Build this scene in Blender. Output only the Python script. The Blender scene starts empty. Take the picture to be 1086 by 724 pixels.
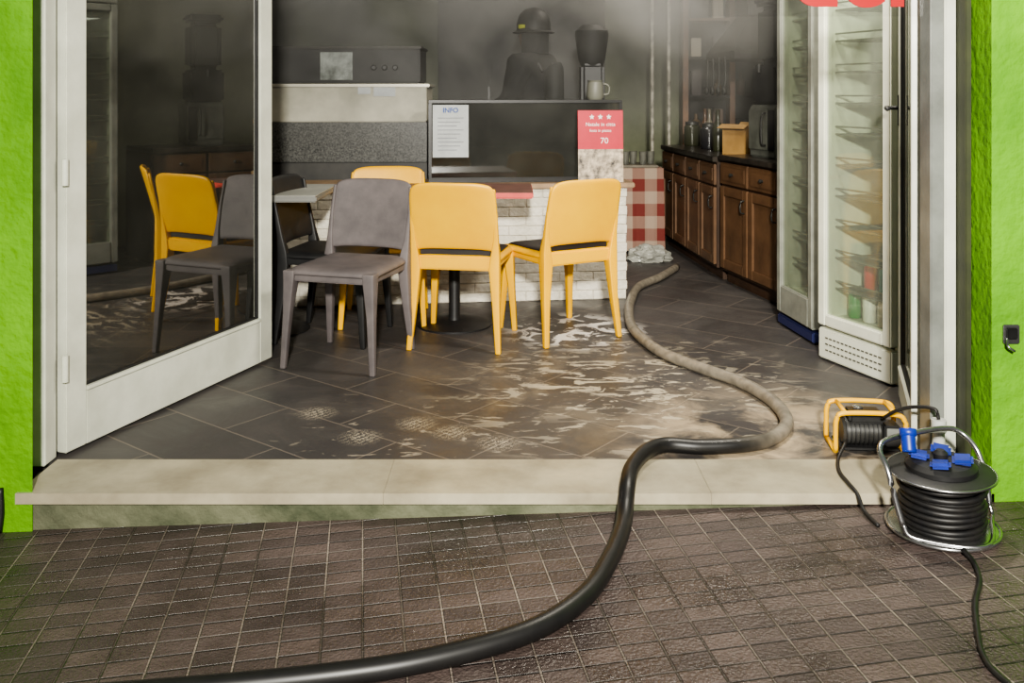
import bpy, bmesh, math, random
from mathutils import Vector, Matrix, noise
random.seed(7)
S = bpy.context.scene
COL = S.collection

def lin(c):
    return tuple(((x/255)/12.92 if x/255 <= 0.04045 else (((x/255)+0.055)/1.055)**2.4) for x in c)+(1,)

# ---------------------------------------------------------------- materials
MATS = {}
def M(name, c1, c2=None, rough=0.5, metal=0.0, scale=8, bump=0.0, rvar=0.0, bscale=None, dist=0.02):
    if name in MATS: return MATS[name]
    m = bpy.data.materials.new(name); m.use_nodes = True
    nt = m.node_tree; b = nt.nodes['Principled BSDF']
    b.inputs['Roughness'].default_value = rough
    b.inputs['Metallic'].default_value = metal
    tc = nt.nodes.new('ShaderNodeTexCoord')
    no = nt.nodes.new('ShaderNodeTexNoise'); no.inputs['Scale'].default_value = scale
    no.inputs['Detail'].default_value = 6; no.inputs['Roughness'].default_value = 0.6
    nt.links.new(tc.outputs['Object'], no.inputs['Vector'])
    r = nt.nodes.new('ShaderNodeValToRGB')
    r.color_ramp.elements[0].position = 0.35; r.color_ramp.elements[1].position = 0.68
    r.color_ramp.elements[0].color = lin(c1); r.color_ramp.elements[1].color = lin(c2 or c1)
    nt.links.new(no.outputs['Fac'], r.inputs['Fac'])
    nt.links.new(r.outputs['Color'], b.inputs['Base Color'])
    if rvar:
        mr = nt.nodes.new('ShaderNodeMapRange')
        mr.inputs['To Min'].default_value = max(0, rough-rvar); mr.inputs['To Max'].default_value = min(1, rough+rvar)
        nt.links.new(no.outputs['Fac'], mr.inputs['Value']); nt.links.new(mr.outputs['Result'], b.inputs['Roughness'])
    if bump:
        n2 = nt.nodes.new('ShaderNodeTexNoise'); n2.inputs['Scale'].default_value = bscale or scale*4
        n2.inputs['Detail'].default_value = 5
        nt.links.new(tc.outputs['Object'], n2.inputs['Vector'])
        bp = nt.nodes.new('ShaderNodeBump'); bp.inputs['Strength'].default_value = bump; bp.inputs['Distance'].default_value = dist
        nt.links.new(n2.outputs['Fac'], bp.inputs['Height']); nt.links.new(bp.outputs['Normal'], b.inputs['Normal'])
    MATS[name] = m
    return m

def glass_mat(name, tint, fac, rough=0.02, dirt=0.0, dirtcol=(150,150,140)):
    m = bpy.data.materials.new(name); m.use_nodes = True
    nt = m.node_tree; nt.nodes.clear()
    out = nt.nodes.new('ShaderNodeOutputMaterial')
    tr = nt.nodes.new('ShaderNodeBsdfTransparent'); tr.inputs['Color'].default_value = lin(tint)
    gl = nt.nodes.new('ShaderNodeBsdfGlossy'); gl.inputs['Roughness'].default_value = rough
    gl.inputs['Color'].default_value = (1,1,1,1)
    mx = nt.nodes.new('ShaderNodeMixShader'); mx.inputs[0].default_value = fac
    nt.links.new(tr.outputs[0], mx.inputs[1]); nt.links.new(gl.outputs[0], mx.inputs[2])
    last = mx
    if dirt:
        df = nt.nodes.new('ShaderNodeBsdfDiffuse'); df.inputs['Color'].default_value = lin(dirtcol)
        tc = nt.nodes.new('ShaderNodeTexCoord'); no = nt.nodes.new('ShaderNodeTexNoise'); no.inputs['Scale'].default_value = 3
        no.inputs['Detail'].default_value = 7
        nt.links.new(tc.outputs['Object'], no.inputs['Vector'])
        mr = nt.nodes.new('ShaderNodeMapRange'); mr.inputs['From Min'].default_value = 0.3; mr.inputs['From Max'].default_value = 0.75
        mr.inputs['To Min'].default_value = dirt*0.3; mr.inputs['To Max'].default_value = dirt
        nt.links.new(no.outputs['Fac'], mr.inputs['Value'])
        m2 = nt.nodes.new('ShaderNodeMixShader')
        nt.links.new(mr.outputs[0], m2.inputs[0]); nt.links.new(mx.outputs[0], m2.inputs[1]); nt.links.new(df.outputs[0], m2.inputs[2])
        last = m2
    nt.links.new(last.outputs[0], out.inputs[0])
    return m

# ---------------------------------------------------------------- geometry helpers
def link(o, parent=None):
    COL.objects.link(o)
    if parent: o.parent = parent
    return o
def empty(name, loc=(0,0,0), rz=0):
    e = bpy.data.objects.new(name, None); COL.objects.link(e)
    e.location = loc; e.rotation_euler = (0,0,rz); e.empty_display_size = 0.1
    return e
def mesh_obj(name, bm, mat, parent=None, smooth=False, loc=(0,0,0), rot=(0,0,0)):
    me = bpy.data.meshes.new(name); bm.to_mesh(me); bm.free()
    if mat: me.materials.append(mat)
    if smooth:
        for p in me.polygons: p.use_smooth = True
    o = bpy.data.objects.new(name, me); o.location = loc; o.rotation_euler = rot
    return link(o, parent)
def box(name, lo, hi, mat, parent=None, bev=0.0, rot=(0,0,0), seg=2):
    lo = Vector(lo); hi = Vector(hi); c = (lo+hi)/2; s = hi-lo
    bm = bmesh.new(); bmesh.ops.create_cube(bm, size=1)
    for v in bm.verts: v.co = Vector((v.co.x*s.x, v.co.y*s.y, v.co.z*s.z))
    if bev: bmesh.ops.bevel(bm, geom=bm.edges[:], offset=bev, segments=seg, affect='EDGES')
    return mesh_obj(name, bm, mat, parent, False, c, rot)
def prism(name, pts, z0, z1, mat, parent=None, bev=0):
    bm = bmesh.new()
    a = [bm.verts.new((x,y,z0)) for x,y in pts]; b = [bm.verts.new((x,y,z1)) for x,y in pts]
    n = len(pts)
    bm.faces.new(a[::-1]); bm.faces.new(b)
    for i in range(n): bm.faces.new((a[i],a[(i+1)%n],b[(i+1)%n],b[i]))
    bmesh.ops.recalc_face_normals(bm, faces=bm.faces[:])
    if bev: bmesh.ops.bevel(bm, geom=bm.edges[:], offset=bev, segments=2, affect='EDGES')
    return mesh_obj(name, bm, mat, parent)
def lathe(name, prof, mat, parent=None, loc=(0,0,0), n=32, rot=(0,0,0)):
    bm = bmesh.new(); rings = []
    for r,z in prof:
        rings.append([bm.verts.new((r*math.cos(2*math.pi*i/n), r*math.sin(2*math.pi*i/n), z)) for i in range(n)])
    for k in range(len(rings)-1):
        for i in range(n):
            bm.faces.new((rings[k][i],rings[k][(i+1)%n],rings[k+1][(i+1)%n],rings[k+1][i]))
    bm.faces.new(rings[0][::-1]); bm.faces.new(rings[-1])
    bmesh.ops.recalc_face_normals(bm, faces=bm.faces[:])
    o = mesh_obj(name, bm, mat, parent, True, loc, rot)
    md = o.modifiers.new('es','EDGE_SPLIT'); md.split_angle = math.radians(35)
    return o
def spline(pts, n=8, closed=False):
    P = [Vector(p) for p in pts]; out = []
    N = len(P)
    for i in range(N if closed else N-1):
        p1=P[i]; p2=P[(i+1)%N]
        p0=P[(i-1)%N] if (closed or i>0) else p1*2-p2
        p3=P[(i+2)%N] if (closed or i<N-2) else p2*2-p1
        for j in range(n):
            t=j/n
            out.append(0.5*((2*p1)+(p2-p0)*t+(2*p0-5*p1+4*p2-p3)*t*t+(3*p1-p0-3*p2+p3)*t**3))
    if not closed: out.append(P[-1])
    return out
def tube(name, pts, r, mat, parent=None, smooth=6, seg=12, closed=False):
    path = spline(pts, smooth, closed) if smooth else [Vector(p) for p in pts]
    bm = bmesh.new(); rings=[]; N=len(path)
    for i,p in enumerate(path):
        if closed: t = path[(i+1)%N]-path[i-1]
        else: t = path[min(i+1,N-1)]-path[max(i-1,0)]
        t.normalize()
        up = Vector((0,0,1)) if abs(t.z)<0.95 else Vector((0,1,0))
        s = t.cross(up).normalized(); u = s.cross(t).normalized()
        rings.append([bm.verts.new(p+s*r*math.cos(2*math.pi*k/seg)+u*r*math.sin(2*math.pi*k/seg)) for k in range(seg)])
    for i in range(N if closed else N-1):
        a=rings[i]; b=rings[(i+1)%N]
        for k in range(seg): bm.faces.new((a[k],a[(k+1)%seg],b[(k+1)%seg],b[k]))
    if not closed: bm.faces.new(rings[0][::-1]); bm.faces.new(rings[-1])
    bmesh.ops.recalc_face_normals(bm, faces=bm.faces[:])
    return mesh_obj(name, bm, mat, parent, True)
def loft(name, secs, mat, parent=None, bev=0.006):
    bm = bmesh.new(); rs=[]
    for x,y,z,hx,hy in secs:
        rs.append([bm.verts.new((x+a*hx,y+b*hy,z)) for a,b in ((-1,-1),(1,-1),(1,1),(-1,1))])
    for i in range(len(rs)-1):
        for k in range(4): bm.faces.new((rs[i][k],rs[i][(k+1)%4],rs[i+1][(k+1)%4],rs[i+1][k]))
    bm.faces.new(rs[0][::-1]); bm.faces.new(rs[-1])
    bmesh.ops.recalc_face_normals(bm, faces=bm.faces[:])
    o = mesh_obj(name, bm, mat, parent, True)
    md=o.modifiers.new('b','BEVEL'); md.width=bev; md.segments=3; md.limit_method='ANGLE'; md.angle_limit=math.radians(50)
    return o
def surf(name, f, nu, nv, mat, parent=None, thick=0.02, sub=1):
    bm = bmesh.new(); g=[[bm.verts.new(f(-1+2*i/nu, j/nv)) for i in range(nu+1)] for j in range(nv+1)]
    for j in range(nv):
        for i in range(nu): bm.faces.new((g[j][i],g[j][i+1],g[j+1][i+1],g[j+1][i]))
    o = mesh_obj(name, bm, mat, parent, True)
    md=o.modifiers.new('s','SOLIDIFY'); md.thickness=thick; md.offset=0
    if sub:
        m2=o.modifiers.new('u','SUBSURF'); m2.levels=sub; m2.render_levels=sub
    return o
def skin(name, verts, edges, radii, mat, parent=None, sub=2, root=0):
    me=bpy.data.meshes.new(name); me.from_pydata(verts,edges,[]); me.materials.append(mat)
    o=bpy.data.objects.new(name,me); link(o,parent)
    md=o.modifiers.new('skin','SKIN'); md.use_smooth_shade=True
    if not me.skin_vertices: 
        bpy.context.view_layer.update()
    for i,r in enumerate(radii):
        sv=me.skin_vertices[0].data[i]; sv.radius=(r,r) if not isinstance(r,tuple) else r; sv.use_root=(i==root)
    s=o.modifiers.new('sub','SUBSURF'); s.levels=sub; s.render_levels=sub
    return o
def text(name, s, size, loc, mat, parent=None, rot=(math.pi/2,0,0), ext=0.001, align='CENTER', bold=0.0):
    c = bpy.data.curves.new(name,'FONT'); c.body=s; c.size=size; c.extrude=ext; c.align_x=align; c.offset=bold
    c.materials.append(mat)
    o=bpy.data.objects.new(name,c); o.location=loc; o.rotation_euler=rot
    return link(o,parent)

# ---------------------------------------------------------------- palette
white_al = M('white_aluminium',(214,216,202),(190,192,178),0.35,scale=5,rvar=.1)
grey_al  = M('grey_aluminium',(150,152,148),(120,122,118),0.4,0.4,scale=6)
green_w  = M('lime_plaster',(106,168,12),(80,136,8),0.85,scale=3,bump=.7,bscale=35,dist=.014)
yellow_p = M('yellow_plastic',(240,184,0),(230,170,0),0.42,scale=4)
grey_p   = M('sooty_grey_plastic',(106,99,99),(84,79,80),0.6,scale=7,bump=.15,bscale=90,dist=.003)
black_p  = M('black_plastic',(24,24,26),(36,36,36),0.5)
steel    = M('chrome_steel',(190,190,190),(140,140,140),0.25,0.95)
rubber   = M('black_rubber',(20,20,22),(36,34,32),0.5,scale=30)
dark_gl  = M('dark_smoked_panel',(16,18,16),(30,32,28),0.4)
soot_haze_wall = M('soot_and_haze_wall_paint',(150,154,126),(96,100,80),0.85,scale=1.2,bump=.1)  # soot mottling that also paints smoke haze into the wall colour
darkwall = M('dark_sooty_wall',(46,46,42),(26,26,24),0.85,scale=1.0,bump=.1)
ceil_m   = M('sooty_ceiling',(60,60,54),(34,34,32),0.9,scale=1)

# ---- interior floor
def floor_material():
    m=bpy.data.materials.new('slate_tiles_mud_and_light'); m.use_nodes=True; nt=m.node_tree; N=nt.nodes; L=nt.links
    b=N['Principled BSDF']; geo=N.new('ShaderNodeNewGeometry')
    mp=N.new('ShaderNodeMapping'); mp.inputs['Rotation'].default_value=(0,0,math.radians(38)); L.new(geo.outputs['Position'],mp.inputs['Vector'])
    br=N.new('ShaderNodeTexBrick'); br.inputs['Scale'].default_value=1; br.inputs['Brick Width'].default_value=.6
    br.inputs['Row Height'].default_value=.3; br.inputs['Mortar Size'].default_value=.004; br.inputs['Mortar Smooth'].default_value=.3
    br.inputs['Color1'].default_value=lin((74,71,70)); br.inputs['Color2'].default_value=lin((62,60,60)); br.inputs['Mortar'].default_value=lin((108,100,92))
    L.new(mp.outputs[0],br.inputs['Vector'])
    n1=N.new('ShaderNodeTexNoise'); n1.inputs['Scale'].default_value=2.2; n1.inputs['Detail'].default_value=8; n1.inputs['Roughness'].default_value=.7; n1.inputs['Distortion'].default_value=.6
    L.new(geo.outputs['Position'],n1.inputs['Vector'])
    mr=N.new('ShaderNodeMapRange'); mr.inputs['From Min'].default_value=.45; mr.inputs['From Max'].default_value=.75; mr.inputs['To Max'].default_value=.3
    L.new(n1.outputs['Fac'],mr.inputs['Value'])
    mx=N.new('ShaderNodeMixRGB'); mx.inputs['Color2'].default_value=lin((108,100,93)); L.new(mr.outputs[0],mx.inputs['Fac']); L.new(br.outputs['Color'],mx.inputs['Color1'])
    def zone(cx,cy,r,fall):
        d=N.new('ShaderNodeVectorMath'); d.operation='DISTANCE'; d.inputs[1].default_value=(cx,cy,0); L.new(geo.outputs['Position'],d.inputs[0])
        q=N.new('ShaderNodeMapRange'); q.inputs['From Min'].default_value=r; q.inputs['From Max'].default_value=r-fall; L.new(d.outputs['Value'],q.inputs['Value'])
        return q.outputs[0]
    def patch(cx,cy,r,fall,scale,th,col,prev,dst=2.5,amt=1.0,soft=.08,rot=None,sx=1,det=9):
        n=N.new('ShaderNodeTexNoise'); n.inputs['Scale'].default_value=scale; n.inputs['Detail'].default_value=det; n.inputs['Roughness'].default_value=.62; n.inputs['Distortion'].default_value=dst
        if rot is None: L.new(geo.outputs['Position'],n.inputs['Vector'])
        else:
            q=N.new('ShaderNodeMapping'); q.inputs['Rotation'].default_value=(0,0,math.radians(rot)); q.inputs['Scale'].default_value=(sx,1,1)
            L.new(geo.outputs['Position'],q.inputs['Vector']); L.new(q.outputs[0],n.inputs['Vector'])
        t=N.new('ShaderNodeMapRange'); t.inputs['From Min'].default_value=th; t.inputs['From Max'].default_value=th+soft; t.inputs['To Max'].default_value=amt; L.new(n.outputs['Fac'],t.inputs['Value'])
        mu=N.new('ShaderNodeMath'); mu.operation='MULTIPLY'; L.new(t.outputs[0],mu.inputs[0]); L.new(zone(cx,cy,r,fall),mu.inputs[1])
        x=N.new('ShaderNodeMixRGB'); x.inputs['Color2'].default_value=lin(col); L.new(mu.outputs[0],x.inputs['Fac']); L.new(prev,x.inputs['Color1'])
        return x.outputs[0]
    c=mx.outputs[0]
    c=patch(.45,4.0,1.1,.8,3.2,.5,(128,118,102),c,.8,.5,.14)
    c=patch(.92,3.45,.66,.45,4.0,.42,(196,176,146),c,.5,.85,.2)  # beige mud tone, with the brightly lit floor near the door painted in
    c=patch(.50,3.9,.9,.6,14,.57,(196,186,164),c,.8,.75,.03,-30,.4,5)
    c=patch(.55,4.2,.8,.5,13,.58,(190,180,160),c,1.0,.75,.03,50,.45,5)
    c=patch(-.3,3.5,.7,.4,16,.62,(170,160,142),c,1,.6,.03,10,.5,5)
    c=patch(.33,4.95,.42,.2,7,.51,(226,220,212),c,.8,.95,.03)  # pale foam flecks, with reflections off the wet floor painted in
    wv=N.new('ShaderNodeTexWave'); wv.inputs['Scale'].default_value=14; wv.inputs['Distortion'].default_value=9; wv.inputs['Detail'].default_value=4; wv.inputs['Detail Scale'].default_value=8
    L.new(mp.outputs[0],wv.inputs['Vector'])
    wt=N.new('ShaderNodeMapRange'); wt.inputs['From Min'].default_value=.6; wt.inputs['From Max'].default_value=.8; wt.inputs['To Max'].default_value=.75; L.new(wv.outputs['Fac'],wt.inputs['Value'])
    for (cx,cy) in [(-.76,3.68),(-.36,3.56),(-.55,3.42),(-.22,3.47),(-.05,3.36)]:
        mu=N.new('ShaderNodeMath'); mu.operation='MULTIPLY'; L.new(wt.outputs[0],mu.inputs[0]); L.new(zone(cx,cy,.09,.07),mu.inputs[1])
        x=N.new('ShaderNodeMixRGB'); x.inputs['Color2'].default_value=lin((184,174,154)); L.new(mu.outputs[0],x.inputs['Fac']); L.new(c,x.inputs['Color1']); c=x.outputs[0]
    L.new(c,b.inputs['Base Color'])
    rr=N.new('ShaderNodeMapRange'); rr.inputs['From Min'].default_value=.35; rr.inputs['From Max'].default_value=.65; rr.inputs['To Min'].default_value=.32; rr.inputs['To Max'].default_value=.62
    L.new(n1.outputs['Fac'],rr.inputs['Value']); L.new(rr.outputs[0],b.inputs['Roughness'])
    bp=N.new('ShaderNodeBump'); bp.inputs['Strength'].default_value=.4; bp.inputs['Distance'].default_value=.004
    L.new(br.outputs['Fac'],bp.inputs['Height']); bp.invert=True; L.new(bp.outputs[0],b.inputs['Normal'])
    return m
def pavement_material():
    m=bpy.data.materials.new('brown_block_paving'); m.use_nodes=True; nt=m.node_tree; N=nt.nodes; L=nt.links
    b=N['Principled BSDF']; geo=N.new('ShaderNodeNewGeometry')
    mp=N.new('ShaderNodeMapping'); mp.inputs['Rotation'].default_value=(0,0,math.radians(-9)); L.new(geo.outputs['Position'],mp.inputs['Vector'])
    def brick(w,h,mo,sm):
        br=N.new('ShaderNodeTexBrick'); br.offset=0.0; br.inputs['Scale'].default_value=1; br.inputs['Brick Width'].default_value=w
        br.inputs['Row Height'].default_value=h; br.inputs['Mortar Size'].default_value=mo; br.inputs['Mortar Smooth'].default_value=sm
        L.new(mp.outputs[0],br.inputs['Vector']); return br
    br=brick(.10,.062,.004,.6)
    br.inputs['Color1'].default_value=lin((88,76,72)); br.inputs['Color2'].default_value=lin((68,59,57)); br.inputs['Mortar'].default_value=lin((38,33,31))
    b2=brick(.10,9.0,.0036,.5)
    b3=brick(9.0,.186,.0035,.5)
    n1=N.new('ShaderNodeTexNoise'); n1.inputs['Scale'].default_value=3; n1.inputs['Detail'].default_value=8; L.new(geo.outputs['Position'],n1.inputs['Vector'])
    t1=N.new('ShaderNodeMapRange'); t1.inputs['From Min'].default_value=.4; t1.inputs['From Max'].default_value=.6; t1.inputs['To Min'].default_value=.15; t1.inputs['To Max'].default_value=.85; L.new(n1.outputs['Fac'],t1.inputs['Value'])
    k3=N.new('ShaderNodeMath'); k3.operation='MULTIPLY'; k3.inputs[1].default_value=.4; L.new(b3.outputs['Fac'],k3.inputs[0])
    mxx=N.new('ShaderNodeMath'); mxx.operation='MAXIMUM'; L.new(b2.outputs['Fac'],mxx.inputs[0]); L.new(k3.outputs[0],mxx.inputs[1])
    q=N.new('ShaderNodeMath'); q.operation='MULTIPLY'; L.new(mxx.outputs[0],q.inputs[0]); L.new(t1.outputs[0],q.inputs[1])
    mx=N.new('ShaderNodeMixRGB'); mx.inputs['Color2'].default_value=lin((146,134,124)); L.new(q.outputs[0],mx.inputs['Fac']); L.new(br.outputs['Color'],mx.inputs['Color1'])
    n2=N.new('ShaderNodeTexNoise'); n2.inputs['Scale'].default_value=1.9; n2.inputs['Detail'].default_value=9; n2.inputs['Roughness'].default_value=.7; L.new(geo.outputs['Position'],n2.inputs['Vector'])
    mr=N.new('ShaderNodeMapRange'); mr.inputs['From Min'].default_value=.35; mr.inputs['From Max'].default_value=.65; mr.inputs['To Min'].default_value=.5; mr.inputs['To Max'].default_value=1.3; L.new(n2.outputs['Fac'],mr.inputs['Value'])
    m2=N.new('ShaderNodeMixRGB'); m2.blend_type='MULTIPLY'; m2.inputs['Fac'].default_value=1; L.new(mx.outputs[0],m2.inputs['Color1']); L.new(mr.outputs[0],m2.inputs['Color2'])
    L.new(m2.outputs[0],b.inputs['Base Color'])
    rr=N.new('ShaderNodeMapRange'); rr.inputs['From Min'].default_value=.4; rr.inputs['From Max'].default_value=.6; rr.inputs['To Min'].default_value=.2; rr.inputs['To Max'].default_value=.6; L.new(n2.outputs['Fac'],rr.inputs['Value']); L.new(rr.outputs[0],b.inputs['Roughness'])
    n3=N.new('ShaderNodeTexNoise'); n3.inputs['Scale'].default_value=110; L.new(geo.outputs['Position'],n3.inputs['Vector'])
    ad=N.new('ShaderNodeMath'); ad.operation='MULTIPLY_ADD'; ad.inputs[1].default_value=-1.5; L.new(br.outputs['Fac'],ad.inputs[0]); L.new(n3.outputs['Fac'],ad.inputs[2])
    bp=N.new('ShaderNodeBump'); bp.inputs['Strength'].default_value=.8; bp.inputs['Distance'].default_value=.007; L.new(ad.outputs[0],bp.inputs['Height']); L.new(bp.outputs[0],b.inputs['Normal'])
    return m

# ---------------------------------------------------------------- room shell
def zs(x): return -.07+.032*x
XL,XR,YB,ZC=-2.7,2.45,9.2,2.75
box('floor',(XL,3.19,-.12),(XR,YB,0),floor_material())
bm=bmesh.new(); vs=[bm.verts.new(p) for p in ((-6,-4,zs(-6)),(6,-4,zs(6)),(6,3.0,zs(6)),(-6,3.0,zs(-6)))]
bm.faces.new(vs); mesh_obj('sidewalk_ground',bm,pavement_material())
prism('wall_front_left',[(-5,2.94),(-1.495,2.94),(-1.63,3.16),(-1.63,3.22),(-5,3.22)],-.3,3.0,green_w)
prism('wall_front_right',[(1.49,2.93),(5,2.93),(5,3.22),(1.5,3.22)],-.3,3.0,green_w)
box('wall_front_lintel',(-1.62,2.95,2.42),(1.5,3.22,3.0),green_w)
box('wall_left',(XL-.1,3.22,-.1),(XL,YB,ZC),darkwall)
box('wall_right',(XR,3.22,-.1),(XR+.1,YB,ZC),soot_haze_wall)
box('wall_back',(XL,YB,-.1),(XR,YB+.1,ZC),soot_haze_wall)
box('ceiling',(XL,3.22,ZC),(XR,YB,ZC+.1),ceil_m)
stone=M('beige_marble_threshold',(178,170,146),(138,130,110),0.4,scale=4,bump=.1,rvar=.15)
conc=M('mossy_concrete',(108,110,88),(64,70,50),0.85,scale=6,bump=.6,bscale=25)
prism('step_base',[(-1.55,2.95),(1.6,2.95),(1.6,3.19),(-1.6,3.19)],-.25,-.03,conc)
sill=empty('threshold_step_slab')
xs=[-1.545,-.40,.62,1.5]
for i in range(3):
    a,b_=xs[i],xs[i+1]
    prism('slab_%d'%(i+1),[(a+.0003,2.93),(b_-.0003,2.93),(b_-.0003,3.205),(a+.0003,3.205)],-.03,.004,stone,sill,.001)

# ---------------------------------------------------------------- door frames and doors
fr=empty('trim_door_frame')
box('jamb_left',(-1.625,3.14,0.004),(-1.555,3.22,2.42),white_al,fr,.004)
box('jamb_right',(1.385,3.12,0.004),(1.43,3.205,2.42),grey_al,fr,.004)
box('jamb_right_outer',(1.432,3.12,0.004),(1.47,3.21,2.42),white_al,fr,.004)
box('jamb_right_dark_strip',(1.472,3.06,0.004),(1.492,3.21,2.42),M('dark_olive_strip',(56,60,34),(38,42,26),.6),fr,.003)  # dark olive strip along the outer jamb
box('jamb_head',(-1.555,3.12,2.34),(1.385,3.2,2.42),white_al,fr,.004)
door_glass=glass_mat('door_glass',(120,122,114),.30,.015,.08)
def glass_door(name,hinge,free,H,rail,stile,mat,gm,th=.045):
    h=Vector((hinge[0],hinge[1],0)); f=Vector((free[0],free[1],0)); d=f-h; Lw=d.length
    e=empty(name,(h.x,h.y,0.012),math.atan2(d.y,d.x))
    t=th/2
    box('stile_hinge',(0,-t,0),(stile,t,H),mat,e,.004)
    box('stile_free',(Lw-stile,-t,0),(Lw,t,H),mat,e,.004)
    box('rail_bottom',(stile,-t+.001,0),(Lw-stile,t-.001,rail),mat,e,.003)
    box('rail_top',(stile,-t+.001,H-.1),(Lw-stile,t-.001,H),mat,e,.003)
    box('bead_bottom',(stile,-t-.006,rail),(Lw-stile,t+.006,rail+.014),mat,e,.003)
    box('gasket_bottom',(stile,-.012,rail+.014),(Lw-stile,.012,rail+.02),black_p,e)
    box('gasket_free',(Lw-stile-.006,-.012,rail),(Lw-stile,.012,H-.1),black_p,e)
    box('pane',(stile,-.003,rail+.014),(Lw-stile-.004,.003,H-.1),gm,e)
    return e,Lw
d1,L1=glass_door('door_1',(-1.55,3.24),(-1.142,4.415),2.3,.19,.095,white_al,door_glass)
for z in (.25,.92,1.6): 
    lathe('hinge_%d'%(z*10),[(.011,0),(.011,.09)],white_al,d1,(-.012,-.03,z),12)
leaf_glass=glass_mat('leaf_glass',(215,220,210),.42,.02,.12)
d2,L2=glass_door('door_2',(1.40,3.26),(1.60,3.86),2.3,.12,.05,white_al,leaf_glass,.035)
for s in (-1,1):
    tube('handle_%d'%(s+2),[(L2-.025,s*.017,1.175),(L2-.025,s*.06,1.175),(L2-.05,s*.066,1.175),(L2-.13,s*.066,1.172)],.009,black_p,d2,4,10)
box('lock_plate',(L2-.04,-.022,1.10),(L2-.01,.022,1.23),black_p,d2,.004)
box('lock_lever',(L2-.002,-.01,1.12),(L2+.02,.01,1.2),black_p,d2,.004)
tube('pull_chain',[(L2+.008,.0,1.2),(L2+.01,.0,1.5),(L2+.008,0,2.2)],.004,black_p,d2,3,8)

# ---------------------------------------------------------------- chairs
def chair(name,x,y,rz,mat,pad=None):
    e=empty(name,(x,y,0),rz)
    def seatf(sx,sy,dz):
        def seat(u,v):
            vy=2*v-1
            xx=u*(.222+.004*(-vy))*sx; yy=vy*.215*sy
            k=abs(u)**6*abs(vy)**6
            xx*=1-.06*k; yy*=1-.06*k
            z=.452+dz-.012*(1-u*u)*(1-vy*vy)-.022*(max(abs(u),0)*sx)**10
            if vy<0: z-=.022*(abs(vy)*sy)**6
            return (xx,yy,z)
        return seat
    surf('seat',seatf(1,1,0),14,14,mat,e,.024)
    if pad: surf('seat_pad',seatf(.90,.92,.014),12,12,pad,e,.008)
    for s in (-1,1):
        loft('leg_front_%d'%(s+2),[(s*.220,-.216,0,.013,.013),(s*.206,-.199,.25,.018,.019),(s*.196,-.188,.40,.026,.03),(s*.195,-.188,.445,.028,.032)],mat,e)
        loft('leg_back_%d'%(s+2),[(s*.220,.244,0,.013,.013),(s*.205,.215,.22,.018,.019),(s*.196,.203,.40,.026,.028),(s*.200,.206,.46,.022,.024),(s*.205,.220,.54,.013,.015),(s*.207,.242,.66,.009,.010),(s*.202,.266,.79,.007,.007)],mat,e)
        box('apron_side_%d'%(s+2),(s*.198-.011,-.18,.395),(s*.198+.011,.2,.445),mat,e,.006)
    box('apron_front',(-.19,-.203,.395),(.19,-.18,.44),mat,e,.006)
    box('apron_back',(-.19,.197,.39),(.19,.222,.458),mat,e,.008)
    if pad: box('slot_shade_strip',(-.175,.19,.459),(.175,.204,.488),pad,e,.004)  # black strip behind the slot, so the gap's shade is painted dark
    def back(u,v):
        z=.492+.330*v
        w=.211+.006*math.sin(v*math.pi)
        w*=1-.08*max(0,(v-.8)/.2)**3
        yy=.208+.066*v+.008*v*v
        yy+=.030*(1-u*u)*(.4+.6*v)
        z-=.018*abs(u)**5*v**3
        z-=.014*(abs(u)**4)*(1-v)
        return (u*w,yy,z)
    surf('backrest',back,14,12,mat,e,.016)
    return e
padm=M('dark_seat_pad',(30,26,24),(44,38,34),.6)
chair('dining_chair',-.765,4.42,math.radians(-16),grey_p)
chair('dining_chair',-.240,4.78,math.radians(170),yellow_p,padm)
chair('dining_chair',.235,4.93,math.radians(-150),yellow_p,padm)
chair('dining_chair',-.70,5.20,math.radians(4),yellow_p)
chair('dining_chair',-.90,4.85,math.radians(80),black_p)
chair('dining_chair',-1.74,4.12,math.radians(165),M('pale_grey_plastic_chair',(170,168,160),(130,128,120),.6,scale=12))

# ---------------------------------------------------------------- tables
redtop=M('red_table_edge',(206,76,66),(180,64,56),.4)
greytop=M('grey_table_laminate',(186,186,178),(150,150,142),.35,scale=3)
def table(name,x,y,w,d,top,edge):
    e=empty(name,(x,y,0))
    box('top',(-w/2,-d/2,.705),(w/2,d/2,.735),edge,e,.006)
    box('top_laminate',(-w/2+.004,-d/2+.004,.735),(w/2-.004,d/2-.004,.737),top,e)
    box('top_plate',(-.14,-.14,.69),(.14,.14,.705),black_p,e,.003)
    lathe('post',[(.036,.02),(.03,.05),(.03,.69)],black_p,e)
    lathe('base',[(.20,0),(.20,.008),(.17,.016),(.04,.03)],black_p,e)
    return e
table('cafe_table',-.31,5.08,.84,.50,M('dusty_red_laminate',(122,84,74),(92,66,58),.45),redtop)
table('cafe_table',-1.27,4.98,.60,.62,greytop,M('dark_table_edge',(120,120,116),None,.5))

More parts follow.
